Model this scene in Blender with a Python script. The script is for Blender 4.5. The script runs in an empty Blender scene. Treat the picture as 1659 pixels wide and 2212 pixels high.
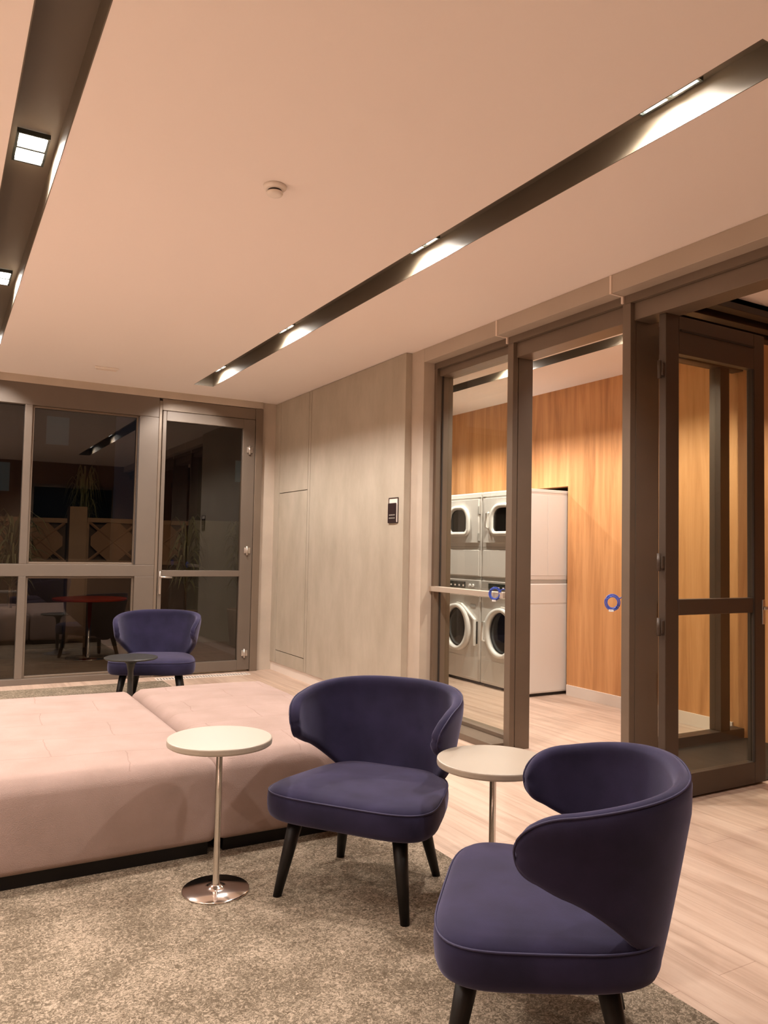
import bpy, bmesh, math, random
from mathutils import Vector, Matrix
random.seed(7)
scene = bpy.context.scene
COL = scene.collection
PI = math.pi

# ---------------------------------------------------------------- camera, world, exposure
HC = 3.007                                   # ceiling height
F_PX, YAW, PITCH, ROLL, CAM_H = 1683.0, 0.5206, 0.0484, 0.0195, 1.37
cd = bpy.data.cameras.new('camera'); cam = bpy.data.objects.new('camera', cd); COL.objects.link(cam)
fw = Vector((math.sin(YAW)*math.cos(PITCH), math.cos(YAW)*math.cos(PITCH), math.sin(PITCH)))
r0 = Vector((math.cos(YAW), -math.sin(YAW), 0)); u0 = r0.cross(fw)
rt = r0*math.cos(ROLL)+u0*math.sin(ROLL); up = -r0*math.sin(ROLL)+u0*math.cos(ROLL)
M = Matrix((rt, up, -fw)).transposed().to_4x4(); M.translation = Vector((0, 0, CAM_H))
cam.matrix_world = M
cd.sensor_fit = 'VERTICAL'; cd.sensor_height = 24.0; cd.lens = 24.0*F_PX/2212.0
cd.clip_start = 0.05; cd.clip_end = 200
scene.camera = cam
w = bpy.data.worlds.new('night'); scene.world = w; w.use_nodes = True
w.node_tree.nodes['Background'].inputs[0].default_value = (0.10, 0.13, 0.2, 1)
w.node_tree.nodes['Background'].inputs[1].default_value = 0.05
vs = scene.view_settings
vs.view_transform = 'Standard'; vs.look = 'None'; vs.gamma = 1.0; vs.exposure = 0.65; vs.use_curve_mapping = False
LAMP_W = 48.0                                # watts of one recessed spot
LAMP_C = (1.0, 0.915, 0.845)
CELL_E = 30.0

# ---------------------------------------------------------------- materials
MATS = {}
def nodes(name):
    m = bpy.data.materials.new(name); m.use_nodes = True
    nt = m.node_tree; b = nt.nodes['Principled BSDF']
    MATS[name] = m
    return m, nt, b
def N(nt, t, **k):
    n = nt.nodes.new(t)
    for a, v in k.items(): setattr(n, a, v)
    return n
def ramp(nt, stops):
    r = N(nt, 'ShaderNodeValToRGB'); e = r.color_ramp.elements
    while len(e) < len(stops): e.new(0.5)
    for i, (p, c) in enumerate(stops): e[i].position = p; e[i].color = (*c, 1)
    return r
def plain(name, col, rough=.5, metal=0, bump=0, bscale=200, spec=.5, var=0, vscale=6, sheen=0):
    m, nt, b = nodes(name)
    b.inputs['Base Color'].default_value = (*col, 1); b.inputs['Roughness'].default_value = rough
    b.inputs['Metallic'].default_value = metal; b.inputs['Specular IOR Level'].default_value = spec
    tc = N(nt, 'ShaderNodeTexCoord')
    if sheen:
        b.inputs['Sheen Weight'].default_value = sheen; b.inputs['Sheen Roughness'].default_value = .45
        b.inputs['Sheen Tint'].default_value = (.75, .7, 1, 1)
    if var:
        n = N(nt, 'ShaderNodeTexNoise'); n.inputs['Scale'].default_value = vscale; n.inputs['Detail'].default_value = 5
        nt.links.new(tc.outputs['Object'], n.inputs['Vector'])
        r = ramp(nt, [(.3, tuple(c*(1-var) for c in col)), (.7, tuple(min(1, c*(1+var)) for c in col))])
        nt.links.new(n.outputs['Fac'], r.inputs[0]); nt.links.new(r.outputs[0], b.inputs['Base Color'])
    if bump:
        n = N(nt, 'ShaderNodeTexNoise'); n.inputs['Scale'].default_value = bscale; n.inputs['Detail'].default_value = 3
        bp = N(nt, 'ShaderNodeBump'); bp.inputs['Strength'].default_value = bump; bp.inputs['Distance'].default_value = .002
        nt.links.new(tc.outputs['Object'], n.inputs['Vector']); nt.links.new(n.outputs['Fac'], bp.inputs['Height'])
        nt.links.new(bp.outputs[0], b.inputs['Normal'])
    return m
def emit(name, col, s):
    m, nt, b = nodes(name)
    b.inputs['Base Color'].default_value = (*col, 1)
    b.inputs['Emission Color'].default_value = (*col, 1); b.inputs['Emission Strength'].default_value = s
    return m
def wood(name, axis, stops, scale, plank=None, rough=.4, spec=.5):
    """grain stretched along axis; plank=(width, length) draws board joints"""
    m, nt, b = nodes(name)
    tc = N(nt, 'ShaderNodeTexCoord'); mp = N(nt, 'ShaderNodeMapping')
    sc = [scale]*3; sc['xyz'.index(axis)] = scale*.07; mp.inputs['Scale'].default_value = sc
    nt.links.new(tc.outputs['Object'], mp.inputs[0])
    n = N(nt, 'ShaderNodeTexNoise'); n.inputs['Scale'].default_value = 1; n.inputs['Detail'].default_value = 7
    n.inputs['Roughness'].default_value = .62; n.inputs['Distortion'].default_value = .6
    nt.links.new(mp.outputs[0], n.inputs['Vector'])
    r = ramp(nt, stops); nt.links.new(n.outputs['Fac'], r.inputs[0])
    out = r.outputs[0]
    if plank:
        m2 = N(nt, 'ShaderNodeMapping'); m2.inputs['Rotation'].default_value = (0, 0, PI/2)
        nt.links.new(tc.outputs['Object'], m2.inputs[0])
        br = N(nt, 'ShaderNodeTexBrick'); br.inputs['Scale'].default_value = 1
        br.inputs['Brick Width'].default_value = plank[1]; br.inputs['Row Height'].default_value = plank[0]
        br.inputs['Mortar Size'].default_value = .0015; br.inputs['Mortar Smooth'].default_value = .3
        br.inputs['Color1'].default_value = (.86, .86, .86, 1); br.inputs['Color2'].default_value = (1, 1, 1, 1)
        br.inputs['Mortar'].default_value = (.62, .58, .55, 1); br.offset = .37
        nt.links.new(m2.outputs[0], br.inputs['Vector'])
        mx = N(nt, 'ShaderNodeMix'); mx.data_type = 'RGBA'; mx.blend_type = 'MULTIPLY'; mx.inputs[0].default_value = 1
        nt.links.new(out, mx.inputs[6]); nt.links.new(br.outputs['Color'], mx.inputs[7]); out = mx.outputs[2]
    nt.links.new(out, b.inputs['Base Color'])
    b.inputs['Roughness'].default_value = rough; b.inputs['Specular IOR Level'].default_value = spec
    bp = N(nt, 'ShaderNodeBump'); bp.inputs['Strength'].default_value = .12; bp.inputs['Distance'].default_value = .002
    nt.links.new(n.outputs['Fac'], bp.inputs['Height']); nt.links.new(bp.outputs[0], b.inputs['Normal'])
    return m
def glass(name, tint=(.93, .95, .92), ior=1.5):
    m, nt, b = nodes(name); nt.nodes.remove(b)
    t = N(nt, 'ShaderNodeBsdfTransparent'); t.inputs[0].default_value = (*tint, 1)
    g = N(nt, 'ShaderNodeBsdfGlossy'); g.inputs['Roughness'].default_value = 0.0; g.inputs[0].default_value = (1, 1, 1, 1)
    f = N(nt, 'ShaderNodeFresnel'); f.inputs[0].default_value = ior
    geo = N(nt, 'ShaderNodeNewGeometry')                       # reflect on the outer face only
    inv = N(nt, 'ShaderNodeMath', operation='SUBTRACT'); inv.inputs[0].default_value = 1
    nt.links.new(geo.outputs['Backfacing'], inv.inputs[1])
    mu = N(nt, 'ShaderNodeMath', operation='MULTIPLY')
    nt.links.new(f.outputs[0], mu.inputs[0]); nt.links.new(inv.outputs[0], mu.inputs[1])
    mx = N(nt, 'ShaderNodeMixShader'); nt.links.new(mu.outputs[0], mx.inputs[0])
    nt.links.new(t.outputs[0], mx.inputs[1]); nt.links.new(g.outputs[0], mx.inputs[2])
    nt.links.new(mx.outputs[0], nt.nodes['Material Output'].inputs[0])
    return m

plain('ceiling_paint', (.93, .84, .78), .9, bump=.05, bscale=60, spec=.1)
plain('channel_paint', (.13, .10, .075), .55)
plain('channel_side', (.14, .112, .08), .5)
plain('frame_metal', (.185, .138, .10), .42, metal=.25, var=.06, vscale=3)
plain('frame_pale', (.50, .42, .34), .45, metal=.15, var=.04, vscale=3)
plain('frame_end', (.145, .112, .086), .45, metal=.15, var=.04, vscale=3)
plain('track_black', (.02, .013, .009), .4)
plain('frame_dark', (.07, .048, .034), .45, metal=.2)
plain('dark_groove', (.03, .022, .018), .7)
plain('trim_white', (.85, .72, .62), .5)
plain('plaster', (.50, .42, .34), .8, bump=.1, bscale=40, var=.08, vscale=4)
plain('baseboard_paint', (.82, .72, .64), .5)
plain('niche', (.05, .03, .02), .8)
wood('oak_panel', 'z', [(.3, (.46, .20, .07)), (.5, (.66, .32, .125)), (.7, (.78, .41, .18))], 9, rough=.45)
wood('floor_wood', 'y', [(.28, (.40, .27, .195)), (.5, (.57, .41, .315)), (.75, (.69, .53, .42))], 14, plank=(.19, 1.25), rough=.42)
wood('deck', 'x', [(.3, (.10, .05, .025)), (.7, (.24, .13, .07))], 14, rough=.6)
plain('lobby_floor', (.02, .016, .010), .5)  # the lobby's shade is put into this dark floor colour
def panel_wall():
    m, nt, b = nodes('grey_panel')
    tc = N(nt, 'ShaderNodeTexCoord'); mp = N(nt, 'ShaderNodeMapping'); mp.inputs['Scale'].default_value = (2.6, 2.6, 1.1)
    n = N(nt, 'ShaderNodeTexNoise'); n.inputs['Scale'].default_value = 1.5; n.inputs['Detail'].default_value = 8; n.inputs['Roughness'].default_value = .65
    nt.links.new(tc.outputs['Object'], mp.inputs[0]); nt.links.new(mp.outputs[0], n.inputs['Vector'])
    r = ramp(nt, [(.3, (.40, .345, .27)), (.7, (.50, .44, .355))]); nt.links.new(n.outputs['Fac'], r.inputs[0])
    nt.links.new(r.outputs[0], b.inputs['Base Color']); b.inputs['Roughness'].default_value = .7
    b.inputs['Specular IOR Level'].default_value = .25
panel_wall()
def rug_mat():
    m, nt, b = nodes('rug_pile')
    tc = N(nt, 'ShaderNodeTexCoord')
    n1 = N(nt, 'ShaderNodeTexNoise'); n1.inputs['Scale'].default_value = 70; n1.inputs['Detail'].default_value = 4; n1.inputs['Roughness'].default_value = .7; n1.inputs['Distortion'].default_value = 1.5
    n2 = N(nt, 'ShaderNodeTexNoise'); n2.inputs['Scale'].default_value = 5; n2.inputs['Detail'].default_value = 5
    n3 = N(nt, 'ShaderNodeTexNoise'); n3.inputs['Scale'].default_value = 420; n3.inputs['Detail'].default_value = 2
    for n in (n1, n2, n3): nt.links.new(tc.outputs['Object'], n.inputs['Vector'])
    a = N(nt, 'ShaderNodeMath', operation='MULTIPLY_ADD'); a.inputs[1].default_value = .28
    nt.links.new(n2.outputs['Fac'], a.inputs[0]); nt.links.new(n1.outputs['Fac'], a.inputs[2])
    a2 = N(nt, 'ShaderNodeMath', operation='MULTIPLY_ADD'); a2.inputs[1].default_value = .35
    nt.links.new(n3.outputs['Fac'], a2.inputs[0]); nt.links.new(a.outputs[0], a2.inputs[2])
    r = ramp(nt, [(.62, (.085, .065, .043)), (.79, (.16, .125, .088)), (.95, (.40, .32, .24))])
    nt.links.new(a2.outputs[0], r.inputs[0]); nt.links.new(r.outputs[0], b.inputs['Base Color'])
    b.inputs['Roughness'].default_value = .95; b.inputs['Specular IOR Level'].default_value = .05
    bp = N(nt, 'ShaderNodeBump'); bp.inputs['Strength'].default_value = .6; bp.inputs['Distance'].default_value = .004
    nt.links.new(a2.outputs[0], bp.inputs['Height']); nt.links.new(bp.outputs[0], b.inputs['Normal'])
rug_mat()
def ottoman_mat():
    m, nt, b = nodes('ottoman_fabric')
    tc = N(nt, 'ShaderNodeTexCoord')
    n1 = N(nt, 'ShaderNodeTexNoise'); n1.inputs['Scale'].default_value = 5; n1.inputs['Detail'].default_value = 6
    n3 = N(nt, 'ShaderNodeTexNoise'); n3.inputs['Scale'].default_value = 300
    mp = N(nt, 'ShaderNodeMapping'); mp.inputs['Rotation'].default_value = (0, 0, .06)
    v = N(nt, 'ShaderNodeTexBrick'); v.inputs['Scale'].default_value = 1; v.inputs['Mortar Size'].default_value = .004
    v.inputs['Mortar Smooth'].default_value = .9; v.inputs['Brick Width'].default_value = .62; v.inputs['Row Height'].default_value = .31
    nt.links.new(tc.outputs['Object'], mp.inputs[0])
    for n in (n1, n3): nt.links.new(tc.outputs['Object'], n.inputs['Vector'])
    wv = N(nt, 'ShaderNodeMix'); wv.data_type = 'RGBA'; wv.blend_type = 'LINEAR_LIGHT'; wv.inputs[0].default_value = .03
    nt.links.new(mp.outputs[0], wv.inputs[6]); nt.links.new(n1.outputs['Color'], wv.inputs[7]); nt.links.new(wv.outputs[2], v.inputs['Vector'])
    r = ramp(nt, [(.3, (.325, .235, .20)), (.7, (.38, .275, .24))]); nt.links.new(n1.outputs['Fac'], r.inputs[0])
    sm = N(nt, 'ShaderNodeMix'); sm.data_type = 'RGBA'; sm.blend_type = 'MULTIPLY'; sm.inputs[7].default_value = (.86, .83, .81, 1)
    sx = N(nt, 'ShaderNodeSeparateXYZ'); nt.links.new(tc.outputs['Object'], sx.inputs[0])      # seams are stitched on the top only
    gt = N(nt, 'ShaderNodeMath', operation='GREATER_THAN'); gt.inputs[1].default_value = .405; nt.links.new(sx.outputs['Z'], gt.inputs[0])
    mk = N(nt, 'ShaderNodeMath', operation='MULTIPLY'); nt.links.new(gt.outputs[0], mk.inputs[0]); nt.links.new(v.outputs['Fac'], mk.inputs[1])
    nt.links.new(mk.outputs[0], sm.inputs[0]); nt.links.new(r.outputs[0], sm.inputs[6])
    nt.links.new(sm.outputs[2], b.inputs['Base Color']); b.inputs['Roughness'].default_value = .85
    b.inputs['Specular IOR Level'].default_value = .1
    s = N(nt, 'ShaderNodeMath', operation='MULTIPLY_ADD'); s.inputs[1].default_value = -.5
    nt.links.new(mk.outputs[0], s.inputs[0]); nt.links.new(n3.outputs['Fac'], s.inputs[2])
    s2 = N(nt, 'ShaderNodeMath', operation='MULTIPLY_ADD'); s2.inputs[1].default_value = 2.0
    nt.links.new(n1.outputs['Fac'], s2.inputs[0]); nt.links.new(s.outputs[0], s2.inputs[2])
    bp = N(nt, 'ShaderNodeBump'); bp.inputs['Strength'].default_value = .45; bp.inputs['Distance'].default_value = .006
    nt.links.new(s2.outputs[0], bp.inputs['Height']); nt.links.new(bp.outputs[0], b.inputs['Normal'])
ottoman_mat()
plain('navy_velvet', (.019, .016, .042), .85, bump=.15, bscale=500, spec=.15, var=.3, vscale=7, sheen=.25)
plain('navy_piping', (.032, .027, .065), .6, spec=.3)
plain('black_wood', (.006, .0045, .004), .45, spec=.3)
plain('table_white', (.385, .325, .26), .4)
plain('chrome', (.85, .80, .76), .12, metal=1)
plain('black_table', (.03, .028, .025), .35)
plain('appliance_white', (.76, .72, .67), .35)
plain('appliance_trim', (.88, .85, .80), .3)
plain('appliance_grey', (.45, .42, .38), .4)
plain('porthole', (.006, .005, .004), .08, spec=.3)
plain('control_dark', (.03, .035, .03), .25)
plain('detector_white', (.85, .78, .70), .45)
plain('sign_black', (.025, .012, .012), .4)
plain('sign_grey', (.35, .32, .28), .5)
plain('sign_pale', (.85, .75, .68), .5)
plain('blue_plastic', (.06, .11, .50), .25)
plain('white_plastic', (.85, .85, .85), .4)
plain('steel', (.6, .55, .5), .3, metal=.9)
plain('leaf_green', (.15, .15, .07), .5)
plain('stone_dark', (.11, .07, .045), .8, var=.2, vscale=3)
plain('fence_paint', (.22, .12, .065), .7)
plain('column_paint', (.26, .16, .10), .7)
plain('pot', (.25, .17, .12), .7)
plain('red_top', (.34, .035, .015), .35)
plain('render_grey', (.22, .22, .17), .8)
plain('facade', (.05, .055, .05), .9)
plain('night_glass', (.01, .012, .016), .1)
emit('window_glow', (.12, .26, .28), .06)
emit('lamp_cell', (1.0, .93, .84), CELL_E)
glass('clear_glass', (.93, .94, .90), 1.45)
glass('window_glass', (.62, .62, .60), 1.75)

# ---------------------------------------------------------------- mesh helpers
def box(bm, x0, x1, y0, y1, z0, z1, bev=0, seg=2):
    x0, x1 = sorted((x0, x1)); y0, y1 = sorted((y0, y1)); z0, z1 = sorted((z0, z1))
    g = bmesh.ops.create_cube(bm, size=1)
    for v in g['verts']:
        v.co = Vector((x0+(v.co.x+.5)*(x1-x0), y0+(v.co.y+.5)*(y1-y0), z0+(v.co.z+.5)*(z1-z0)))
    if bev:
        es = list({e for v in g['verts'] for e in v.link_edges})
        bmesh.ops.bevel(bm, geom=es, offset=bev, segments=seg, profile=.5, affect='EDGES')
def lathe(bm, prof, seg=40, cx=0, cy=0, cz=0):
    """prof: list of (r, z); closed at both ends when r == 0"""
    rings = []
    for r, z in prof:
        if r < 1e-6: rings.append([bm.verts.new((cx, cy, cz+z))])
        else: rings.append([bm.verts.new((cx+r*math.cos(2*PI*i/seg), cy+r*math.sin(2*PI*i/seg), cz+z)) for i in range(seg)])
    for a, b in zip(rings, rings[1:]):
        for i in range(seg):
            j = (i+1) % seg
            if len(a) == 1 and len(b) == 1: continue
            if len(a) == 1: bm.faces.new((a[0], b[j], b[i]))
            elif len(b) == 1: bm.faces.new((a[i], a[j], b[0]))
            else: bm.faces.new((a[i], a[j], b[j], b[i]))
def tube(bm, pts, r, seg=8, closed=False, r2=None):
    pts = [Vector(p) for p in pts]; n = len(pts); rings = []
    for i, p in enumerate(pts):
        a = pts[(i-1) % n] if closed or i > 0 else p; b = pts[(i+1) % n] if closed or i < n-1 else p
        t = (b-a).normalized(); ref = Vector((0, 0, 1)) if abs(t.z) < .9 else Vector((1, 0, 0))
        s = t.cross(ref).normalized(); q = s.cross(t)
        rr = r if r2 is None else r+(r2-r)*i/(n-1)
        rings.append([bm.verts.new(p+rr*(math.cos(2*PI*k/seg)*s+math.sin(2*PI*k/seg)*q)) for k in range(seg)])
    m = n if closed else n-1
    for i in range(m):
        a, b = rings[i], rings[(i+1) % n]
        for k in range(seg):
            bm.faces.new((a[k], a[(k+1) % seg], b[(k+1) % seg], b[k]))
    if not closed:
        bm.faces.new(rings[0][::-1]); bm.faces.new(rings[-1])
def prism(bm, pts, d0, d1, axis='x'):
    """polygon in the two other axes, extruded along axis from d0 to d1"""
    def mk(p, d):
        return {'x': (d, p[0], p[1]), 'y': (p[0], d, p[1]), 'z': (p[0], p[1], d)}[axis]
    a = [bm.verts.new(mk(p, d0)) for p in pts]; b = [bm.verts.new(mk(p, d1)) for p in pts]
    bm.faces.new(a); bm.faces.new(b[::-1]); n = len(pts)
    for i in range(n): bm.faces.new((a[i], b[i], b[(i+1) % n], a[(i+1) % n]))
def obj(name, bm, mat, parent=None, smooth=False, label=None, mats=None):
    bmesh.ops.recalc_face_normals(bm, faces=bm.faces)
    me = bpy.data.meshes.new(name); bm.to_mesh(me); bm.free()
    me.materials.append(MATS[mat])
    for x in (mats or []): me.materials.append(MATS[x])
    if smooth:
        for p in me.polygons: p.use_smooth = True
    o = bpy.data.objects.new(name, me); COL.objects.link(o)
    if parent: o.parent = parent
    if label: o['label'] = label
    return o
def B(): return bmesh.new()
def bobj(name, boxes, mat, parent=None, bev=0, **k):
    bm = B()
    for b in boxes: box(bm, *b, bev=bev)
    return obj(name, bm, mat, parent, **k)
def tag(o, label, cat, group=None, kind=None):
    o['label'] = label; o['category'] = cat
    if group: o['group'] = group
    if kind: o['kind'] = kind
    return o
def struct(o, label=None):
    o['kind'] = 'structure'
    if label: o['label'] = label
    return o
def empty(name, loc=(0, 0, 0), rz=0):
    o = bpy.data.objects.new(name, None); o.empty_display_size = .1; COL.objects.link(o)
    o.location = loc; o.rotation_euler = (0, 0, rz); return o
def kids(o): return [c for c in bpy.data.objects if c.parent == o]
def copy_tree(o, parent=None):
    c = o.copy(); COL.objects.link(c); c.parent = parent
    for ch in kids(o): copy_tree(ch, c)
    return c

# ================================================================ THE SETTING
X1, X2, X3, YB, XC = 3.3155, 3.374, 3.475, 8.31, 5.362
XL, YF = -4.6, -0.3
SLOTS = [(.19, .395, 1.49, 7.76), (2.2, 2.4, 1.49, 7.76), (4.37, 4.57, 3.925, 7.9), (-1.82, -1.62, .3, 7.76), (-3.6, -3.4, .3, 7.76)]  # last two are added out of view, for bounced light
# floor, ceiling
bm = B(); box(bm, XL, 9.0, YF, YB+.12, -.1, 0); struct(obj('floor', bm, 'floor_wood'), 'pale wood plank floor')
xs = sorted({XL-.1, 9.0, *[v for s in SLOTS for v in s[:2]]}); ys = sorted({YF-.1, YB+.2, *[v for s in SLOTS for v in s[2:]]})
bm = B()
for a, b in zip(xs, xs[1:]):
    for c, d in zip(ys, ys[1:]):
        mx, my = (a+b)/2, (c+d)/2
        if any(s[0] < mx < s[1] and s[2] < my < s[3] for s in SLOTS): continue
        box(bm, a, b, c, d, HC, HC+.012)
bmesh.ops.remove_doubles(bm, verts=bm.verts, dist=1e-5)
struct(obj('ceiling', bm, 'ceiling_paint'), 'smooth pinkish white plaster ceiling')
# walls
struct(bobj('wall_left', [(XL-.1, XL, YF, YB+.12, 0, HC)], 'plaster'))
struct(bobj('wall_front', [(XL, 9.0, YF-.1, YF, 0, HC)], 'column_paint'))
struct(bobj('wall_corridor', [(8.9, 9.0, YF, 3.1, 0, HC)], 'plaster'))
struct(bobj('wall_back', [(3.146, 9.0, YB, YB+.12, 0, HC), (XL, 3.146, YB-.03, YB+.12, 2.93, HC)], 'plaster'), 'beige plaster strip and beam around the glazed end wall')
# grey panelled wall with joints (panels separated by narrow grooves)
g = .004
pan = [(X1, X2+.10, 5.46, 7.325-g, .1, HC-.004), (X1, X2+.10, 7.325+g, 7.385-g, .1, HC-.004),
       (X1, X2+.10, 7.385+g, 8.15-g, .1, .238-g), (X1, X2+.10, 7.385+g, 8.15-g, .238+g, 1.977-g),
       (X1, X2+.10, 7.385+g, 8.15-g, 1.977+g, HC-.004), (X1, X2+.10, 8.15+g, YB, .1, HC-.004)]
struct(bobj('wall_right', pan, 'grey_panel'), 'grey beige panelled wall with a flush access hatch')
struct(bobj('wall_right_core', [(X2+.10, X2+.16, 5.46, YB, 0, HC)], 'dark_groove'))
struct(bobj('baseboard_right', [(X1+.012, X2+.1, 5.46, YB, 0, .1)], 'baseboard_paint'))
struct(bobj('trim_1', [(X2, X2+.16, 5.275, 5.459, 0, HC)], 'plaster'), 'plaster pilaster beside the glazed partition')
# oak wall of the laundry with niche
NY0, NY1, NZ = 5.725, 8.0, 2.03
struct(bobj('wall_laundry', [(XC, XC+.12, -.3, NY0, 0, HC), (XC, XC+.12, NY0, YB, NZ, HC), (XC, XC+.12, NY1, YB, 0, NZ)], 'oak_panel'), 'orange oak veneer wall of the laundry')
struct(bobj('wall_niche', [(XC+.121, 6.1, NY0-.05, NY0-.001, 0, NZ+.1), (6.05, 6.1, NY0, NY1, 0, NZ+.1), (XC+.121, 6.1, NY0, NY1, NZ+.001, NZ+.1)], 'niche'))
struct(bobj('baseboard_laundry', [(XC-.014, XC, 3.9, NY0-.01, 0, .1)], 'baseboard_paint'))
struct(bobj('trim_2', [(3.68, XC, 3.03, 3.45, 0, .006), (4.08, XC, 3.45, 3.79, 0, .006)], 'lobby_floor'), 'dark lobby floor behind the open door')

# ---------------------------------------------------------------- light channels and lamps
for i, (a, b, c, d) in enumerate(SLOTS):
    t = .004; zt = HC+.122
    o = bobj('light_channel', [(a, a+t, c, d, HC-.0006, zt), (b-t, b, c, d, HC-.0006, zt), (a+t, b-t, c, c+t, HC-.0006, zt), (a+t, b-t, d-t, d, HC-.0006, zt), (a-t, b+t, c-t, d+t, zt, zt+t)], 'channel_side')
    tag(o, ['wide dark recessed light channel along the left of the lounge ceiling', 'long dark recessed light channel crossing the lounge ceiling to the right',
            'dark recessed light channel in the laundry ceiling behind the glazing', 'recessed light channel left of the picture', 'leftmost recessed light channel outside the picture'][i], 'light channel')
def make_lamp():
    r = empty('recessed_spotlight')
    bm = B()
    box(bm, -.066, -.056, -.142, .142, -.020, .0); box(bm, .056, .066, -.142, .142, -.020, .0)
    box(bm, -.056, .056, -.142, -.132, -.020, .0); box(bm, -.056, .056, .132, .142, -.020, .0); box(bm, -.056, .056, -.008, .008, -.020, .0)
    obj('housing', bm, 'control_dark', r)
    for s in (-1, 1):
        obj_ = bobj('lamp_cell', [(-.054, .054, s*.07-.058, s*.07+.058, -.010, -.001)], 'lamp_cell', r)
    return r
proto_lamp = make_lamp()
lamps = [(.2925, 1.95, 'L0'), (.2925, 3.72, 'L1'), (.2925, 5.66, 'L2'), (.2925, 7.4, 'L3'),
         (2.30, 1.98, 'R0'), (2.30, 3.70, 'R1'), (2.30, 5.72, 'R2'), (2.30, 7.38, 'R3'),
         (4.47, 4.075, 'W0'), (4.47, 5.62, 'W1'), (4.47, 7.2, 'W2')]
for q, x in enumerate((-1.72, -3.5)):
    for j, y in enumerate((.8, 2.3, 3.8, 5.3, 6.8)): lamps.append((x, y, 'O%d%d' % (q, j)))  # added lamps out of view that raise the ceiling bounce
LL = {'L0': 'twin cell spotlight at the near end of the left channel, above the picture edge', 'L1': 'brightest twin cell spotlight in full view in the left light channel',
      'L2': 'second spotlight of the left light channel, cut by the left picture edge', 'L3': 'farthest spotlight of the left light channel',
      'R0': 'nearest twin spotlight of the right light channel, at the upper right', 'R1': 'second nearest spotlight of the right light channel', 'R2': 'third spotlight of the right light channel, counted from the camera',
      'R3': 'last spotlight of the right light channel, by its far end', 'W0': 'laundry channel spotlight hidden behind the wide jamb', 'W1': 'laundry channel spotlight glowing above the washers', 'W2': 'farthest laundry channel spotlight'}
LS = {'W0': 1.3, 'W1': 1.3, 'W2': 1.2}
for i, (x, y, k) in enumerate(lamps):
    r = proto_lamp if i == 0 else copy_tree(proto_lamp)
    r.location = (x, y, HC+.121)
    tag(r, LL.get(k, '%s spotlight from the camera in the %s channel outside the picture' % (('first', 'second', 'third', 'fourth', 'fifth')[int(k[2])], ('nearer left', 'leftmost')[int(k[1])]) if k[0] == 'O' else ''), 'spotlight', 'recessed channel spotlights')
    ld = bpy.data.lights.new('spot', 'SPOT'); ld.energy = LAMP_W*LS.get(k, 1.5 if k[0] == 'O' else 1); ld.color = LAMP_C; ld.shadow_soft_size = .035
    ld.spot_size = math.radians(158); ld.spot_blend = .35
    lo = bpy.data.objects.new('spot', ld); COL.objects.link(lo); lo.location = (0, 0, -.026); lo.parent = r
# downlight behind the photographer
dl = empty('recessed_downlight', (2.0, .4, HC)); tag(dl, 'square recessed downlight behind the camera', 'downlight')
bobj('rim', [(-.08, .08, -.08, .08, -.012, -.001)], 'detector_white', dl)
ld = bpy.data.lights.new('downlight', 'SPOT'); ld.energy = LAMP_W*1.0; ld.color = LAMP_C; ld.shadow_soft_size = .04; ld.spot_size = math.radians(120); ld.spot_blend = .6
lo = bpy.data.objects.new('downlight', ld); COL.objects.link(lo); lo.location = (0, 0, -.03); lo.parent = dl

# ---------------------------------------------------------------- glazed end wall
def pane(name, x0, x1, z0, z1, y, parent=None):
    return bobj(name, [(x0, x1, y, y+.008, z0, z1)], 'window_glass', parent)
YG = YB+.03
w1 = struct(empty('window_1', (0, YB, 0)), 'fixed end window with a horizontal rail, dark night outside')
w1l = (0, -YB, 0)
def sub(name, boxes, mat, parent, off, bev=0, **k):
    bx = [(a-off[0], b-off[0], c-off[1], d-off[1], e-off[2], f-off[2]) for a, b, c, d, e, f in boxes]
    return bobj(name, bx, mat, parent, bev, **k)
O1 = (0, YB, 0)
fr = [(XL, 1.99, YB-.03, YB+.07, 2.72, 2.93), (XL, 1.99, YB-.03, YB+.07, 0, .06), (XL, 1.99, YB-.03, YB+.07, 1.045, 1.165),
      ]
for x0, x1 in [(.70, .768), (1.79, 1.99), (-.5, -.43), (-1.7, -1.63), (-2.9, -2.83), (XL, XL+.06)]:
    fr += [(x0, x1, YB-.03, YB+.07, .06, 1.045), (x0, x1, YB-.03, YB+.07, 1.165, 2.72)]
sub('window_frame', fr, 'frame_end', w1, O1, .004)
sash = []
for x0, x1, z0, z1 in [(.768, 1.79, 1.165, 2.72), (.768, 1.79, .06, 1.045)]:
    t = .02
    sash += [(x0, x0+t, YB+.0, YB+.05, z0, z1), (x1-t, x1, YB+.0, YB+.05, z0, z1), (x0+t, x1-t, YB+.0, YB+.05, z0, z0+t), (x0+t, x1-t, YB+.0, YB+.05, z1-t, z1)]
sub('sash', sash, 'frame_metal', w1, O1, .003)
sub('bead', [(1.776, 1.788, YB-.036, YB-.031, 1.17, 2.70)], 'dark_groove', w1, O1)
for x0, x1 in [(-.43, .70), (.788, 1.77), (-1.63, -.5), (-2.83, -1.7), (XL+.06, -2.9)]:
    for z0, z1 in [(1.165, 2.72), (.06, 1.045)]:
        sub('pane', [(x0, x1, YG, YG+.008, z0+.001, z1-.001)], 'window_glass', w1, O1)
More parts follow.
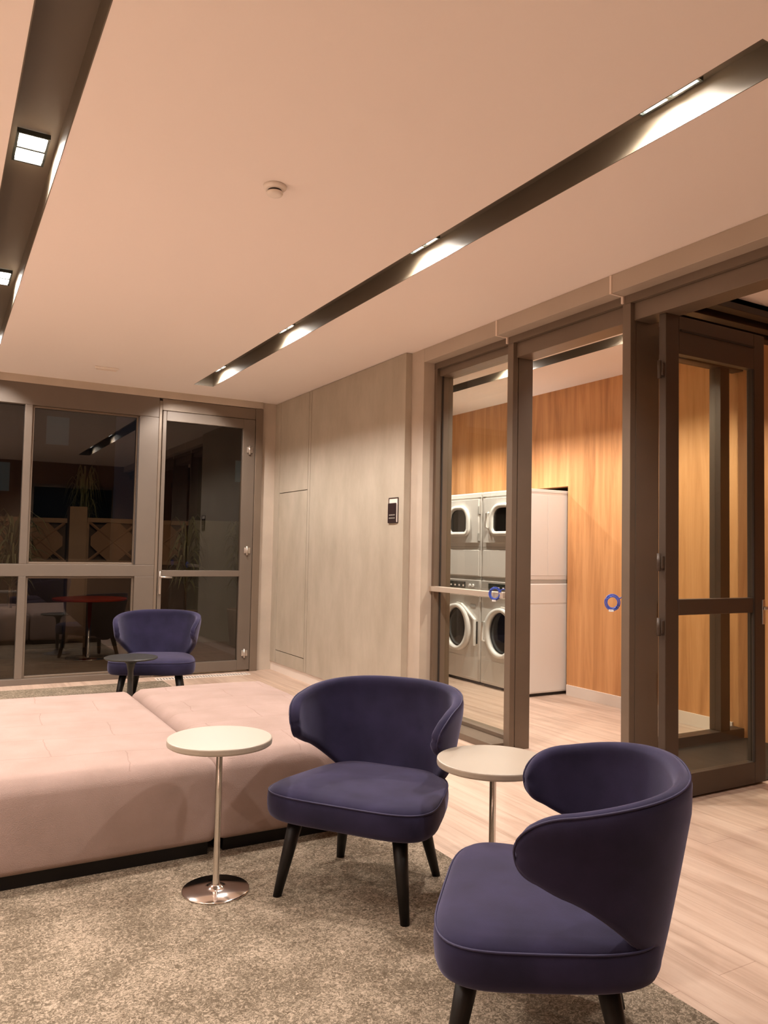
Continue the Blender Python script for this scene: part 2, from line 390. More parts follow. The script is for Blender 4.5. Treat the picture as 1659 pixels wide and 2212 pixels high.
# glazed terrace door
d1 = struct(empty('door_1', (1.99, YB, 0)), 'glazed terrace door with mid rail in the end wall'); OD = (1.99, YB, 0)
sub('door_frame', [(1.991, 2.022, YB-.03, YB+.07, .0, 2.90), (3.06, 3.145, YB-.05, YB+.07, 0, 2.925), (2.022, 3.06, YB-.03, YB+.07, 2.80, 2.925)], 'frame_metal', d1, OD, .004)
sub('door_leaf', [(2.026, 2.066, YB-.045, YB+.02, .02, 2.795), (2.915, 3.056, YB-.045, YB+.02, .02, 2.795), (2.066, 2.915, YB-.045, YB+.02, 2.69, 2.795),
                  (2.066, 2.915, YB-.045, YB+.02, 1.044, 1.109), (2.066, 2.915, YB-.045, YB+.02, .02, .127)], 'frame_end', d1, OD, .004)
for z0, z1 in [(.127, 1.044), (1.109, 2.69)]:
    sub('pane', [(2.066, 2.915, YB-.012, YB-.004, z0+.001, z1-.001)], 'window_glass', d1, OD)
bm = B(); box(bm, .045, .068, -.062, -.046, .86, 1.10, bev=.004)
tube(bm, [(.056, -.05, 1.04), (.056, -.1, 1.04), (.075, -.105, 1.04), (.17, -.105, 1.035)], .010)
obj('door_handle', bm, 'steel', d1, True)
for z in (2.45, 1.33, .2):
    bm = B(); tube(bm, [(1.0, -.06, z-.05), (1.0, -.06, z+.05)], .012, 12); box(bm, .97, 1.04, -.056, -.046, z-.03, z+.035, bev=.003)
    obj('hinge', bm, 'steel', d1, True)
# floor grille at the foot of the door
bm = B(); box(bm, 2.0, 2.99, 8.03, 8.045, 0, .006); box(bm, 2.0, 2.99, 8.145, 8.16, 0, .006)
for k in range(34):
    x = 2.0+k*.0297; box(bm, x, x+.012, 8.045, 8.145, 0, .006)
gr = obj('floor_grille', bm, 'baseboard_paint'); tag(gr, 'slatted white drain grille in the floor before the terrace door', 'grille')
bobj('grille_pit', [(2.0, 2.99, 8.03, 8.16, 0, .001)], 'dark_groove', gr)

# ---------------------------------------------------------------- glazed partition to the laundry
YP = [(4.27, 4.333), (3.20, 3.262)]
pt = struct(empty('window_2', (X3, 4.8, 0)), 'fixed glass pane of the laundry partition'); OP = (X3, 4.8, 0)
struct(bobj('trim_3', [(X2, X2+.16, YF, 5.275, 2.897, HC)], 'frame_pale', bev=.003), 'stepped brown fascia over the glazed partition')
struct(bobj('trim_4', [(X3, X3+.14, YF, 5.275, 2.848, 2.897)], 'frame_metal'))
struct(bobj('trim_5', [(X3+.03, X3+.18, YF, 3.20, 2.745, 2.848), (X3+.03, X3+.18, 3.262, 4.27, 2.745, 2.848), (X3+.03, X3+.18, 4.333, 5.275, 2.79, 2.848)], 'frame_metal', bev=.003))
# wide jambs
for i, ((a, b), d) in enumerate(zip(YP, (.185, .25))):
    o = bobj('trim_%d' % (6+i), [(X3, X3+.045, a, b, 0, 2.848), (X3+.055, X3+d, a+.006, b, 0, 2.848), (X3+.045, X3+.055, a+.012, b-.002, 0, 2.848)], 'frame_metal', bev=.003)
    struct(o, ['narrow brown post between the fixed pane and the opening', 'deep brown post between the opening and the open door'][i])
# pale plates painting the lit ends of the stepped fascia profile
for i, y in enumerate((4.333, 3.257)):
    pts = [(X2-.006, 3.004), (X2+.012, 3.004), (X2+.012, 2.908), (X3+.008, 2.908), (X3+.008, 2.852), (X3-.012, 2.852), (X3-.012, 2.893), (X2-.006, 2.893)]
    bm = B(); prism(bm, [(p[0], p[1]) for p in pts], y-.007, y+.007, 'y')
    o = obj('joint_plate', bm, 'trim_white')
    tag(o, ['pale stepped joint plate on the fascia above the fixed glass pane', 'pale stepped joint plate on the fascia above the wide post'][i], 'joint plate', 'fascia joint plates')
# bay 1 frame
sub('window_frame', [(X3, X3+.16, 5.235, 5.274, 0, 2.848), (X2, X3+.16, 4.333, 5.235, 0, .045), (X3+.07, X3+.17, 4.333, 5.235, .045, .075)], 'frame_metal', pt, OP, .003)
sub('gasket', [(X3+.05, X3+.062, 5.225, 5.236, .05, 2.80)], 'dark_groove', pt, OP)
sub('rail', [(X3-.02, X3+.05, 4.333, 5.28, 1.045, 1.085)], 'frame_pale', pt, OP, .003)
sub('pane', [(X3+.115, X3+.123, 4.334, 5.234, .076, 2.789)], 'clear_glass', pt, OP)

# open glazed door leaf, hinged on the deep post and swung square to the partition
d2 = struct(empty('door_2', (3.54, 3.0, 0)), 'open brown framed glass door standing square to the partition'); OL = (3.54, 3.0, 0)
lx0, lx1, gx0, gx1 = 3.535, 4.425, 3.645, 4.322
sub('door_leaf', [(lx0, gx0, 2.995, 3.045, .012, 2.745), (gx1, lx1, 2.995, 3.045, .012, 2.745), (gx0, gx1, 2.995, 3.045, 2.525, 2.745),
                  (gx0, gx1, 2.995, 3.045, 1.033, 1.122), (gx0, gx1, 2.995, 3.045, .012, .14)], 'frame_dark', d2, OL, .004)
sub('bead', [(gx0+.005, gx1-.005, 2.985, 2.995, 2.655, 2.665), (gx1-.012, gx1, 2.99, 3.0, .14, 2.52)], 'dark_groove', d2, OL)
for z0, z1 in [(.14, 1.033), (1.122, 2.525)]:
    sub('pane', [(gx0, gx1, 3.016, 3.024, z0+.001, z1-.001)], 'clear_glass', d2, OL)
bm = B(); tube(bm, [(.865, -.004, 1.06), (.865, -.05, 1.06), (.80, -.055, 1.06)], .009); box(bm, .852, .878, -.012, -.004, .96, 1.11, bev=.003)
obj('door_handle', bm, 'steel', d2, True)
for z in (2.42, 1.33, .97, .25):
    bm = B(); tube(bm, [(-.03, .02, z-.05), (-.03, .02, z+.05)], .011, 12); box(bm, -.026, -.004, .0, .03, z-.035, z+.035, bev=.002)
    obj('hinge', bm, 'frame_dark', d2, True)
# lobby partition seen through that leaf
w3 = struct(empty('window_3', (3.72, 3.83, 0)), 'glazed lobby partition seen through the open door'); OW = (3.72, 3.83, 0)
sub('window_frame', [(4.16, XC-.005, 3.80, 3.90, 0, .075), (5.085, 5.19, 3.80, 3.90, .075, 2.80), (4.16, 4.24, 3.80, 3.90, .075, 2.80), (4.16, XC-.005, 3.80, 3.90, 2.80, 3.0)], 'frame_dark', w3, OW, .004)
sub('pane', [(4.24, 5.085, 3.845, 3.853, .076, 2.79)], 'clear_glass', w3, OW)
sub('pane', [(5.19, XC-.006, 3.845, 3.853, .076, 2.79)], 'clear_glass', w3, OW)
tr = bobj('door_track', [(3.66, XC-.005, 3.12, 3.20, 2.93, HC-.002), (3.66, XC-.005, 3.23, 3.31, 2.90, HC-.002), (3.66, XC-.005, 3.34, 3.42, 2.88, HC-.002), (3.66, XC-.005, 3.12, 3.42, 2.97, HC-.001)], 'track_black', bev=.003)
tag(tr, 'dark brown triple sliding track under the lobby ceiling behind the open door', 'door track')

# ================================================================ OBJECTS
# ---- rug
rug = bobj('rug', [(-1.0, 2.037, .15, 7.98, .0005, .009)], 'rug_pile')
tag(rug, 'large mottled grey beige rug under the ottomans and blue chairs', 'rug')

# ---- ottomans
def ottoman(x0, x1, y0, y1, label):
    cx, cy = (x0+x1)/2, (y0+y1)/2; hx, hy = (x1-x0)/2, (y1-y0)/2
    r = empty('ottoman', (cx, cy, .009)); tag(r, label, 'ottoman', 'upholstered square ottomans')
    nx, ny = 24, 24; z0, z1 = .055, .425; rad = .065
    bm = B(); bmesh.ops.create_cube(bm, size=1)
    for v in bm.verts: v.co = Vector((v.co.x*2*hx, v.co.y*2*hy, z0+(v.co.z+.5)*(z1-z0)))
    top = [e for e in bm.edges if all(v.co.z > z1-.01 for v in e.verts)]
    oth = [e for e in bm.edges if e not in top]
    bmesh.ops.bevel(bm, geom=top, offset=rad, segments=6, profile=.5, affect='EDGES')
    ed = [e for e in bm.edges if abs(e.calc_face_angle(0)) > .8]
    bmesh.ops.bevel(bm, geom=ed, offset=.03, segments=4, profile=.5, affect='EDGES')
    # cut for soft undulation
    for k in range(1, 14):
        for ax, h in ((0, hx), (1, hy)):
            co = Vector((0, 0, 0)); no = Vector((0, 0, 0)); co[ax] = -h+2*h*k/14; no[ax] = 1
            bmesh.ops.bisect_plane(bm, geom=bm.verts[:]+bm.edges[:]+bm.faces[:], plane_co=co, plane_no=no)
    for k in range(1, 5):
        bmesh.ops.bisect_plane(bm, geom=bm.verts[:]+bm.edges[:]+bm.faces[:], plane_co=(0, 0, z0+(z1-z0)*k/6), plane_no=(0, 0, 1))
    for v in bm.verts:
        u, w_ = v.co.x/hx, v.co.y/hy
        if v.co.z > z1-.02: v.co.z += .022*(1-min(1, u*u))*(1-min(1, w_*w_))**.5
        t = (v.co.z-z0)/(z1-z0); bulge = .012*math.sin(PI*min(1, max(0, t)))
        if abs(u) > .93: v.co.x += bulge*(1 if u > 0 else -1)*(1-.6*w_*w_)*.5
        if abs(w_) > .93: v.co.y += bulge*(1 if w_ > 0 else -1)*(1-.6*u*u)
    obj('cushion', bm, 'ottoman_fabric', r, True)
    bobj('plinth', [(-hx+.03, hx-.03, -hy+.03, hy-.03, 0, .056)], 'black_wood', r)
    return r
o1 = ottoman(-.75, 1.128, 3.40, 5.22, 'large pinkish beige ottoman at the left, behind the left white table')
o2 = ottoman(1.142, 2.05, 3.41, 5.26, 'pinkish beige ottoman behind the middle blue chair, narrower in view')
bobj('connector_clip', [(.225, .262, -.90, -.893, .018, .034)], 'steel', o2, label='small metal clip on black plinth')

# ---- blue lounge chair
def make_chair():
    root = empty('lounge_chair')
    # seat cushion
    def outline(k, n=56):
        pts = []
        for i in range(n):
            a = 2*PI*i/n; c, s = math.cos(a), math.sin(a); e = 2/4.4
            x = math.copysign(abs(c)**e, c); y = math.copysign(abs(s)**e, s)
            Y = -.035+.295*y
            wd = .374+(-.11)*((y+1)/2)**1.4
            pts.append((x*wd, Y))
        return pts
    def rings(prof):
        bm = B(); base = outline(1); rr = []
        for k, z in prof:
            if k == 0: rr.append([bm.verts.new((0, -.035, z))]); continue
            dr = (1-k)*.31
            ring = []
            for x, y in base:
                v = Vector((x, y+.035)); L = v.length; v = v*max(0, (L-dr)/L) if k > .8 else v*k
                ring.append(bm.verts.new((v.x, v.y-.035, z)))
            rr.append(ring)
        n = len(base)
        for a, b in zip(rr, rr[1:]):
            for i in range(n):
                j = (i+1) % n
                if len(a) == 1: bm.faces.new((a[0], b[j], b[i]))
                elif len(b) == 1: bm.faces.new((a[i], a[j], b[0]))
                else: bm.faces.new((a[i], a[j], b[j], b[i]))
        return bm
    bm = rings([(0, .290), (.6, .290), (.86, .291), (.92, .294), (.965, .304), (.99, .322), (1.0, .345), (1.0, .370), (.993, .387), (.975, .398), (.955, .404), (.92, .411), (.84, .419), (.6, .427), (.3, .431), (0, .432)])
    seat = obj('seat', bm, 'navy_velvet', root, True)
    bm = B(); pp = [(x*.988, (y+.035)*.988-.035, .3965) for x, y in outline(1)]
    tube(bm, pp, .0032, 6, closed=True); obj('piping', bm, 'navy_piping', seat, True)
    # wrap-around back shell
    PH = math.radians(112)
    def shell_pt(u, v):
        """u -1..1 round the plan, v 0..1 upwards -> centre of the shell; returns point, outward normal, roundness"""
        au = abs(u)
        e = min(1, (1-au)/.19); rn = max(0, 1-(1-e)**2.6)**(1/2.6)
        zt = .787-.050*au**2-.038*au**4
        t_ = min(1, max(0, (au-.04)/.86)); zb = .235+.315*(.6*t_+.4*t_*t_*(3-2*t_))
        zc = .625
        zt_ = zc+(zt-zc)*rn; zb_ = zc+(zb-zc)*rn
        z = zb_+(zt_-zb_)*v
        ph = PH*u
        k = .76+.24*min(1, max(0, (z-.28)/.42))**.85
        a, b = .342*k, .300*k
        ex = .86
        c, s = math.cos(ph), math.sin(ph)
        x = a*math.copysign(abs(s)**ex, s); y = b*math.copysign(abs(c)**ex, c)+.015+.02*(z-.55)
        return Vector((x, y, z))
    NU, NV = 72, 22
    us = [math.sin(PI/2*(-1+2*i/NU)) for i in range(NU+1)]
    vv = [.5-.5*math.cos(PI*j/NV) for j in range(NV+1)]
    P = [[shell_pt(u*.9995, v) for v in vv] for u in us]
    th = .023
    bm = B(); grid = {}
    for side in (1, -1):
        for i in range(NU+1):
            for j in range(NV+1):
                a = P[min(NU, i+1)][j]-P[max(0, i-1)][j]; b = P[i][min(NV, j+1)]-P[i][max(0, j-1)]
                n = a.cross(b)
                if n.length < 1e-9: n = Vector((P[i][j].x, P[i][j].y, 0))
                n.normalize()
                p = P[i][j]
                # distance to the border measured in metres
                du = min((p-P[0][NV//2]).length, (p-P[NU][NV//2]).length)
                dv = min((p-P[i][0]).length, (p-P[i][NV]).length)
                d = min(du*1.0, dv); t = min(1, d/.026); prof = math.sqrt(max(0, 1-(1-t)**2))
                if n.dot(Vector((p.x, p.y, 0))) < 0: n = -n
                grid[side, i, j] = bm.verts.new(p+n*side*th*(prof*.96+.04))
    for side in (1, -1):
        for i in range(NU):
            for j in range(NV):
                f = [grid[side, i, j], grid[side, i+1, j], grid[side, i+1, j+1], grid[side, i, j+1]]
                bm.faces.new(f if side == 1 else f[::-1])
    for i in range(NU):
        for j in (0, NV):
            f = [grid[1, i, j], grid[-1, i, j], grid[-1, i+1, j], grid[1, i+1, j]]; bm.faces.new(f if j else f[::-1])
    for j in range(NV):
        for i in (0, NU):
            f = [grid[1, i, j], grid[1, i, j+1], grid[-1, i, j+1], grid[-1, i, j]]; bm.faces.new(f if i else f[::-1])
    bmesh.ops.remove_doubles(bm, verts=bm.verts, dist=.0012)
    tips = [P[0][0], P[NU][0]]
    near = [v for v in bm.verts if min((v.co-q).length for q in tips) < .075]
    for _ in range(5): bmesh.ops.smooth_vert(bm, verts=near, factor=.5, use_axis_x=True, use_axis_y=True, use_axis_z=True)
    back = obj('backrest', bm, 'navy_velvet', root, True)
    loop = [(P[i][NV], i, NV) for i in range(NU+1)]+[(P[i][0], i, 0) for i in range(NU, -1, -1)]
    bm = B(); pts = []
    for p, i, j in loop:
        o = Vector((p.x, p.y, 0)).normalized(); q = p+o*.0175+Vector((0, 0, -.006 if j else .006))
        if not pts or (q-pts[-1]).length > .004: pts.append(q)
    tube(bm, pts, .0032, 6, closed=True); obj('piping', bm, 'navy_piping', back, True)
    # legs
    for sx, sy in ((-1, -1), (1, -1), (-1, 1), (1, 1)):
        tx, ty = (.22, -.225) if sy < 0 else (.17, .11); bx, by = (.27, -.28) if sy < 0 else (.225, .18)
        bm = B(); tube(bm, [(sx*tx, ty, .300), (sx*(tx+bx)/2, (ty+by)/2, .15), (sx*bx, by, .0)], .031, 14, r2=.018)
        for v in bm.verts:
            if v.co.z < .02: v.co.z = 0
        obj('leg', bm, 'black_wood', root, True)
    return root
chairs = [(1.60, 2.85, math.radians(-53.5), .009, 'navy blue lounge chair in the middle, between the two white tables'),
          (1.556, 1.682, math.radians(-132.1), .009, 'navy blue lounge chair nearest the camera, seen from its side and back'),
          (1.678, 6.813, math.radians(-23.3), .009, 'navy blue lounge chair far off, before the terrace door')]
proto = make_chair()
for i, (x, y, a, z, lab) in enumerate(chairs):
    c = proto if i == 0 else copy_tree(proto)
    c.location = (x, y, z); c.rotation_euler = (0, 0, a)
    tag(c, lab, 'chair', 'navy blue wraparound lounge chairs')

# ---- white side tables
def make_table():
    r = empty('side_table')
    bm = B(); lathe(bm, [(0, .5735), (.203, .5735), (.2065, .576), (.2075, .580), (.2075, .593), (.2065, .597), (.203, .599), (0, .599)], 64)
    obj('tabletop', bm, 'table_white', r, False)
    bm = B(); lathe(bm, [(0, .572), (.06, .572), (.06, .566), (.0125, .562), (.0125, .05), (.0165, .03), (.017, .018)], 28)
    obj('stem', bm, 'chrome', r, True)
    bm = B(); lathe(bm, [(0, 0), (.130, 0), (.1325, .002), (.1325, .005), (.129, .008), (.05, .011), (.032, .014), (.024, .020), (.017, .024), (0, .024)], 56)
    obj('base', bm, 'chrome', r, True)
    return r
t0 = make_table(); t0.location = (1.018, 3.06, .009)
tag(t0, 'round white side table on chrome stem before the ottomans', 'table', 'white round side tables')
t1 = copy_tree(t0); t1.location = (1.815, 2.32, .009)
tag(t1, 'round white side table between the two nearer navy chairs', 'table', 'white round side tables')

# ---- black side table
r = empty('black_side_table', (1.35, 6.26, .009)); tag(r, 'small black round table in front of the far navy chair', 'table')
bm = B(); lathe(bm, [(0, .477), (.190, .477), (.20, .483), (.20, .489), (.19, .493), (0, .493)], 48); obj('tabletop', bm, 'black_table', r)
bm = B(); lathe(bm, [(0, .476), (.085, .475), (.06, .46), (.034, .44), (.022, .38), (.020, .06), (.04, .03), (.14, .012), (.16, .004), (.16, 0), (0, 0)], 40); obj('pedestal', bm, 'black_table', r, True)

# ---- stacked washer dryers (local frame: front plane x=0 facing -x, y centred)
def rrect_arch(w_, h, n=10, rb=.3, rt=.8):
    """closed outline centred at 0: strongly rounded top corners, lightly rounded bottom"""
    pts = []; a, b = w_/2, h/2
    for cx, cy, r_, a0 in ((a, b, rt, 0), (-a, b, rt, 90), (-a, -b, rb, 180), (a, -b, rb, 270)):
        R = r_*min(a, b); ox, oy = cx-math.copysign(R, cx), cy-math.copysign(R, cy)
        for k in range(n+1):
            t = math.radians(a0+90*k/n); pts.append((ox+R*math.cos(t), oy+R*math.sin(t)))
    return pts
def ringband(bm, outer, inner, d0, d1, cy, cz, dm=None):
    """annular bezel on the front plane, from x=d0 (wall) out to x=-d1"""
    n = len(outer)
    def V(p, d): return bm.verts.new((d, cy+p[0], cz+p[1]))
    o0 = [V(p, d0) for p in outer]; o1 = [V((p[0]*.985, p[1]*.985), -d1) for p in outer]
    i1 = [V((p[0]*1.03, p[1]*1.03), -d1) for p in inner]; i0 = [V(p, d0) for p in inner]
    for A, Bv in ((o0, o1), (o1, i1), (i1, i0), (i0, o0)):
        for k in range(n): bm.faces.new((A[k], A[(k+1) % n], Bv[(k+1) % n], Bv[k]))
def make_washer():
    r = empty('stacked_washer_dryer'); Wd = .365; D = .95
    bobj('lower_casing', [(0, D, -Wd, Wd, .03, 1.075)], 'appliance_white', r, .008)
    bobj('upper_casing', [(0, D, -Wd, Wd, 1.108, 1.985)], 'appliance_white', r, .008)
    bobj('plinth', [(.03, D, -Wd+.02, Wd-.02, 0, .029)], 'dark_groove', r)
    bobj('waist_band', [(.006, D-.01, -Wd+.004, Wd-.004, 1.0755, 1.1075)], 'appliance_grey', r)
    # dryer
    bobj('top_band', [(-.006, -.0005, -Wd+.004, Wd-.004, 1.935, 1.975)], 'appliance_trim', r, .002)
    dd = bobj('dryer_door', [(-.020, -.0005, -Wd+.03, Wd-.05, 1.46, 1.918)], 'appliance_white', r, .004)
    cz = 1.695
    out = rrect_arch(.40, .33, rb=.5, rt=.95); inn = rrect_arch(.30, .235, rb=.35, rt=.95)
    bm = B(); ringband(bm, out, inn, -.0205, .045, 0, cz); obj('bezel', bm, 'appliance_trim', dd, True)
    bm = B(); prism(bm, [(p[0], cz+p[1]) for p in inn], -.0205, -.024, 'x'); obj('window', bm, 'porthole', dd)
    bm = B(); tube(bm, [(-.021, .235, cz-.085), (-.045, .25, cz-.075), (-.045, .25, cz+.065), (-.021, .235, cz+.075)], .011); obj('handle', bm, 'appliance_trim', dd, True)
    for z in (1.80, 1.52):
        bobj('hinge', [(-.026, -.0005, -Wd+.012, -Wd+.026, z-.04, z+.04)], 'appliance_grey', dd)
    bobj('dryer_lower_panel', [(-.008, -.0005, -Wd+.03, Wd-.03, 1.118, 1.385)], 'appliance_white', r, .003)
    bobj('seam', [(-.0012, -.0005, -Wd+.004, Wd-.004, 1.415, 1.420), (-.0012, -.0005, -Wd+.004, Wd-.004, 1.395, 1.399)], 'appliance_grey', r)
    # control panel
    cp = bobj('control_panel', [(-.014, -.0005, -Wd+.01, Wd-.01, .955, 1.07)], 'appliance_grey', r, .003)
    bobj('display', [(-.017, -.0145, -.12, .23, .985, 1.05)], 'control_dark', cp)
    for k in range(4): bobj('button', [(-.021, -.0175, -.10+k*.075, -.075+k*.075, 1.0, 1.018)], 'sign_pale', cp)
    for y in (-.20, -.26):
        bm = B(); lathe(bm, [(0, 0), (.016, 0), (.016, .014), (0, .014)], 16)
        for v in bm.verts: v.co = Vector((-.0145-v.co.z, y+v.co.x, 1.015+v.co.y))
        obj('knob', bm, 'appliance_trim', cp)
    bobj('ledge', [(-.022, -.0005, -Wd+.006, Wd-.006, .905, .93)], 'appliance_trim', r, .004)
    # washer door
    wz = .565; n = 44
    circ = lambda R, e=1.0: [(R*math.cos(2*PI*k/n), R*e*math.sin(2*PI*k/n)) for k in range(n)]
    wd_ = B(); ringband(wd_, circ(.25), circ(.182, 1.12), -.0005, .05, .02, wz)
    wdo = obj('washer_door', wd_, 'appliance_trim', r, True)
    bm = B(); lathe(bm, [(0, .03), (.10, .026), (.17, .008), (.186, 0), (0, 0)], 44)
    for v in bm.verts: v.co = Vector((-.002-v.co.z, .02+v.co.x, wz+v.co.y*1.12))
    obj('window', bm, 'porthole', wdo, True)
    bm = B(); tube(bm, [(-.04, .245, wz-.10), (-.07, .262, wz-.09), (-.07, .262, wz+.09), (-.04, .245, wz+.10)], .013); obj('handle', bm, 'appliance_trim', wdo, True)
    bm = B(); prism(bm, [(.02, wz+.262), (-.06, wz+.256), (-.30, wz+.10), (-.30, wz-.17), (-.285, wz-.17), (-.285, wz+.09), (-.06, wz+.235), (.02, wz+.242)], -.0005, -.03, 'x')
    obj('moulding', bm, 'appliance_trim', r)
    bobj('badge', [(-.004, -.0005, -.29, -.20, wz+.225, wz+.255)], 'appliance_grey', r)
    bobj('coin_slot', [(-.006, -.0005, -.325, -.308, wz-.15, wz+.08)], 'dark_groove', r)
    bobj('access_panel', [(-.004, -.0005, -Wd+.02, Wd-.02, .05, .27)], 'appliance_white', r, .002)
    # side seams on the near flank
    bobj('side_panel', [(.02, .93, -Wd-.003, -Wd-.0005, .045, .865), (.02, .93, -Wd-.003, -Wd-.0005, .885, 1.065), (.02, .23, -Wd-.003, -Wd-.0005, 1.15, 1.93), (.24, .93, -Wd-.003, -Wd-.0005, 1.15, 1.93), (.0, .93, -Wd-.004, -Wd-.0005, 1.955, 1.983)], 'appliance_white', r, .001)
    return r
wm = make_washer(); wm.location = (4.90, 6.875, 0)
tag(wm, 'white stacked washer and dryer farther in, left of the pair', 'washing machine', 'stacked washer dryers')
for yy, lb in ((6.125, 'white stacked washer and dryer nearer the opening, right of the pair'),):
    c = copy_tree(wm); c.location = (4.90, yy, 0); tag(c, lb, 'washing machine', 'stacked washer dryers')

# ---- blue coil rings hanging on the partition posts
def coil(loc, rz, label):
    r = empty('coil_ring', loc, rz); tag(r, label, 'coil ring', 'blue coiled rings on the partition posts')
    bm = B()
    for k in range(5):
        a1, a2, ph = random.uniform(-.25, .25), random.uniform(-.12, .12), random.uniform(0, 6)
        R = .037+random.uniform(-.006, .006); pts = []
        for i in range(28):
            t = 2*PI*i/28
            pts.append((R*math.cos(t), a1*R*math.cos(t+ph)+random.uniform(-.001, .001), R*1.12*math.sin(t)+a2*R*math.cos(t+ph)))
        tube(bm, pts, .0042, 6, closed=True)
    tube(bm, [(.035, 0, .02), (.055, 0, .035), (.075, .005, .03)], .0035)
    obj('coil', bm, 'blue_plastic', r, True)
    bobj('tag', [(-.02, .008, -.006, -.002, -.055, -.042)], 'white_plastic', r, .001)
    return r
coil((3.485, 3.34, 1.085), math.radians(-52), 'blue coiled ring hanging on the deep post, against the oak wall')
coil((3.44, 4.40, 1.075), math.radians(-52), 'blue coiled ring hanging before the fixed glass pane')

# ---- wall sign
sg = empty('wall_sign', (X1, 5.62, 1.70)); tag(sg, 'small dark wall sign with an outlined frame beside the glazed partition', 'sign')
bobj('outline', [(-.006, -.0005, -.078, -.071, -.105, .108), (-.006, -.0005, .071, .078, -.105, .108), (-.006, -.0005, -.071, .071, .101, .108), (-.006, -.0005, -.071, .071, -.105, -.098)], 'sign_black', sg)
bobj('backing', [(-.003, -.0005, -.071, .071, -.098, .101)], 'sign_pale', sg)
bobj('plate', [(-.012, -.0065, -.052, .078, -.105, .062)], 'sign_black', sg, .001)
tx = [(-.0128, -.0122, y, y+.012, z, z+.009) for z in (-.042, -.068) for y in [-.04+k*.0165 for k in range(6)]]
bobj('lettering', tx, 'sign_grey', sg)

# ---- ceiling devices
sd = empty('smoke_detector', (1.266, 3.26, HC)); tag(sd, 'round white smoke detector in the middle of the ceiling', 'smoke detector')
bm = B(); lathe(bm, [(0, -.0005), (.052, -.0005), (.052, -.010), (.046, -.015), (.040, -.020), (0, -.020)], 40); obj('base', bm, 'detector_white', sd, True)
bm = B(); lathe(bm, [(0, -.020), (.031, -.020), (.031, -.030), (0, -.030)], 32); obj('sensor_gap', bm, 'sign_black', sd, True)
bm = B(); lathe(bm, [(0, -.030), (.037, -.030), (.038, -.034), (.034, -.042), (.020, -.046), (0, -.047)], 32); obj('cap', bm, 'detector_white', sd, True)
el = empty('emergency_light', (1.303, 7.49, HC)); tag(el, 'slim white rectangular fitting on the ceiling near the end wall', 'light fitting')
bobj('body', [(-.105, .105, -.022, .022, -.022, -.0005)], 'detector_white', el, .004); bobj('lens', [(-.09, .09, -.014, .014, -.030, -.0225)], 'trim_white', el, .003)

# ================================================================ THE TERRACE BEYOND THE END WALL
struct(bobj('trim_8', [(-8, 12, YB+.121, 16, -.1, -.0)], 'deck'), 'dark terrace floor')
def lattice(x0, x1, y, z0, z1, label, dx=.62):
    r = empty('lattice_fence', (x0, y, 0)); tag(r, label, 'fence', 'terrace lattice fences')
    L = x1-x0
    bobj('rail', [(0, L, -.02, .03, z1-.06, z1)], 'column_paint', r, .003)
    bobj('rail', [(0, L, -.02, .03, z0, z0+.05)], 'column_paint', r, .003)
    bobj('backing_wall', [(0, L, .035, .06, 0, z1-.01)], 'niche', r)
    n = max(1, round(L/dx)); q = L/n
    for k in range(n):
        bm = B(); a, b = k*q+.03, (k+1)*q-.03; m_ = (a+b)/2; zc = (z0+z1)/2
        for p0, p1 in (((a, z0+.05), (b, z1-.06)), ((a, z1-.06), (b, z0+.05))):
            tube(bm, [(p0[0], .0, p0[1]), (p1[0], .0, p1[1])], .02, 6)
        prism(bm, [(a+.02, zc-.06), (m_-.07, zc-.26), (m_+.07, zc-.26), (b-.02, zc-.06), (b-.02, zc+.06), (m_+.07, zc+.26), (m_-.07, zc+.26), (a+.02, zc+.06)], -.012, .012, 'y')
        obj('lattice_panel', bm, 'fence_paint', r)
        bobj('stile', [(k*q-.02, k*q+.025, -.015, .03, 0, z1-.06)], 'column_paint', r)
lattice(.2, 1.49, 11.0, 1.10, 1.70, 'brown terrace fence with crossed lattice panels left of the square column')
lattice(1.74, 3.10, 11.0, 1.10, 1.72, 'brown terrace fence with crossed lattice panels right of the square column')
tag(bobj('square_column', [(1.505, 1.725, 10.9, 11.12, 0, 1.86)], 'column_paint', bev=.005), 'square brown column standing in the terrace fence', 'column')
tag(bobj('garden_wall', [(3.12, 5.2, 11.0, 11.1, 0, 1.74)], 'render_grey'), 'dim grey green garden wall beyond the terrace door', 'wall')
def plant(x, y, z, h, n, label, pot=True, spread=.35):
    r = empty('potted_plant', (x, y, 0)); tag(r, label, 'plant', 'terrace plants')
    if pot:
        bm = B(); lathe(bm, [(0, 0), (.12, 0), (.17, z-.02), (.18, z), (.15, z), (.15, z-.03), (0, z-.03)], 24); obj('pot', bm, 'pot', r, True)
    bm = B(); tube(bm, [(0, 0, max(.02, z-.05)), (.02, .01, z+h*.5)], .015, 6, r2=.008); obj('stem', bm, 'stone_dark', r, True)
    bm = B()
    for k in range(n):
        a = random.uniform(0, 2*PI); L = random.uniform(.18, spread); z0 = z+h*random.uniform(.15, .6); rise = random.uniform(.1, .4)*h
        wd_ = random.uniform(.010, .018); d = Vector((math.cos(a), math.sin(a), 0)); s = Vector((-d.y, d.x, 0)); prev = None
        for q in range(6):
            t = q/5; p = d*(L*t)+Vector((0, 0, z0+rise*math.sin(t*2.2)-.15*t*t*h))
            ww = wd_*math.sin(PI*min(.98, t*.85+.12))
            cur = (bm.verts.new(p-s*ww), bm.verts.new(p+Vector((0, 0, ww*.5))), bm.verts.new(p+s*ww))
            if prev:
                for e in (0, 1): bm.faces.new((prev[e], prev[e+1], cur[e+1], cur[e]))
            prev = cur
    obj('leaves', bm, 'leaf_green', r, True)
plant(.80, 10.3, .6, 1.35, 130, 'bushy spiky leaved plant outside behind the narrow left mullion', spread=.5)
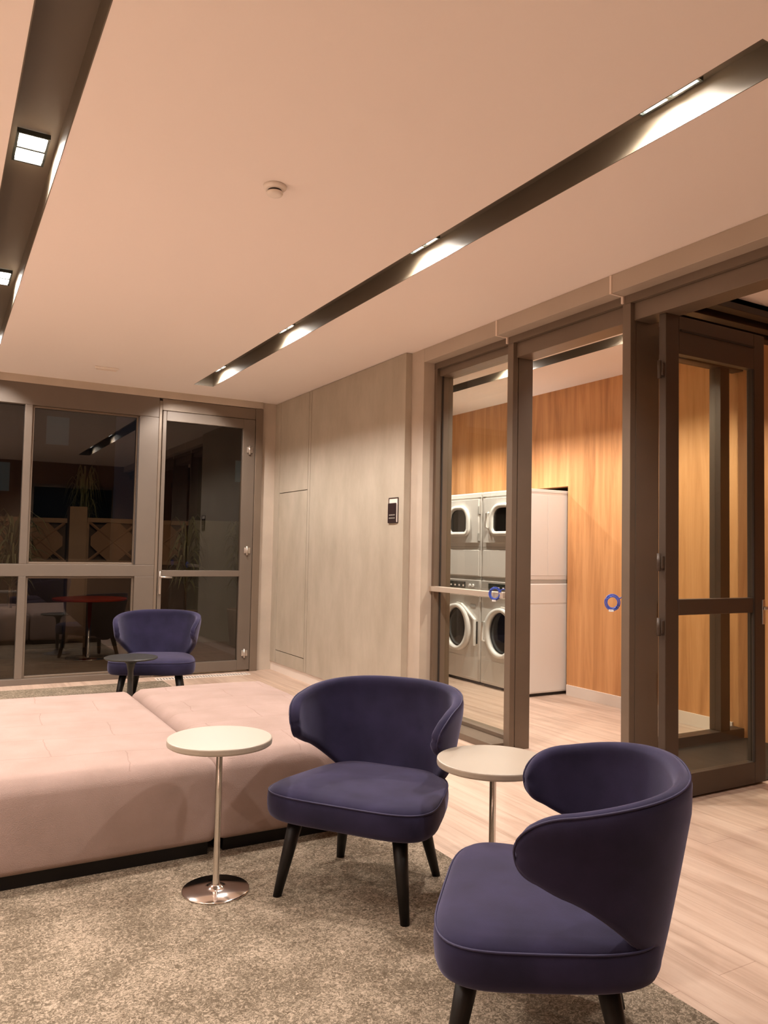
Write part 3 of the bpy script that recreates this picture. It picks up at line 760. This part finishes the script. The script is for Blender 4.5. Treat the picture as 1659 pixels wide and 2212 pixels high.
plant(1.85, 12.0, .6, 2.3, 110, 'dark thin leaved plant outside just behind the square column')
plant(2.95, 10.5, .5, 1.5, 70, 'dark leafy plant outside behind the left part of the terrace door')
plant(3.75, 10.6, .5, 1.45, 70, 'pale leafy plant outside behind the right part of the terrace door')
rt_ = empty('terrace_table', (1.64, 9.95, 0)); tag(rt_, 'terrace table with a red top and steel stem outside the window', 'table')
bm = B(); lathe(bm, [(0, .695), (.42, .695), (.425, .70), (.425, .718), (.42, .72), (0, .72)], 48); obj('tabletop', bm, 'red_top', rt_)
bm = B(); lathe(bm, [(0, .694), (.024, .694), (.024, .05), (.034, .02), (0, .02)], 24); obj('stem', bm, 'chrome', rt_, True)
bm = B(); lathe(bm, [(0, 0), (.26, 0), (.26, .01), (.04, .022), (0, .022)], 40); obj('base', bm, 'chrome', rt_, True)
for k, (x, y, W_, H_, lab) in enumerate([(1.0, 24, 7, 5.5, 'distant dark apartment block left in the night'), (11.5, 28, 9, 9, 'distant dark apartment block right in the night')]):
    b_ = empty('apartment_block', (x, y, 0)); tag(b_, lab, 'building', 'distant apartment blocks')
    bobj('facade', [(-W_/2, W_/2, 0, 4, 0, H_)], 'facade', b_)
    for wx, wz in ((-1.6, 4.2), (.4, 3.2), (1.9, 4.6)):
        bobj('lit_window', [(wx-.3, wx+.3, -.03, -.002, wz-.4, wz+.4)], 'window_glow', b_)

tl = empty('terrace_lamp', (2.0, YB+.2, 2.85)); tag(tl, 'small wall lamp above the end window on the terrace side', 'lamp')
bobj('shade', [(-.08, .08, -.08, .02, .0, .03)], 'frame_metal', tl, .004)
ld = bpy.data.lights.new('bulb', 'SPOT'); ld.energy = 60; ld.color = (1, .72, .45); ld.shadow_soft_size = .05; ld.spot_size = math.radians(150); ld.spot_blend = .5  # invented source, hidden from view, to brighten the dim terrace
lo = bpy.data.objects.new('bulb', ld); COL.objects.link(lo); lo.location = (0, .03, -.03); lo.rotation_euler = (math.radians(25), 0, 0); lo.parent = tl

# dark window in the wall behind the camera (it shows in the end glazing)
bw = struct(empty('window_4', (2.4, YF, 0)), 'dark window in the wall behind the camera')
bobj('window_frame', [(-.75, .75, .001, .04, 2.50, 2.56), (-.75, .75, .001, .04, 1.0, 1.06), (-.81, -.75, .001, .04, 1.0, 2.56), (.75, .81, .001, .04, 1.0, 2.56)], 'frame_metal', bw)
bobj('pane', [(-.75, .75, .005, .015, 1.06, 2.50)], 'night_glass', bw)
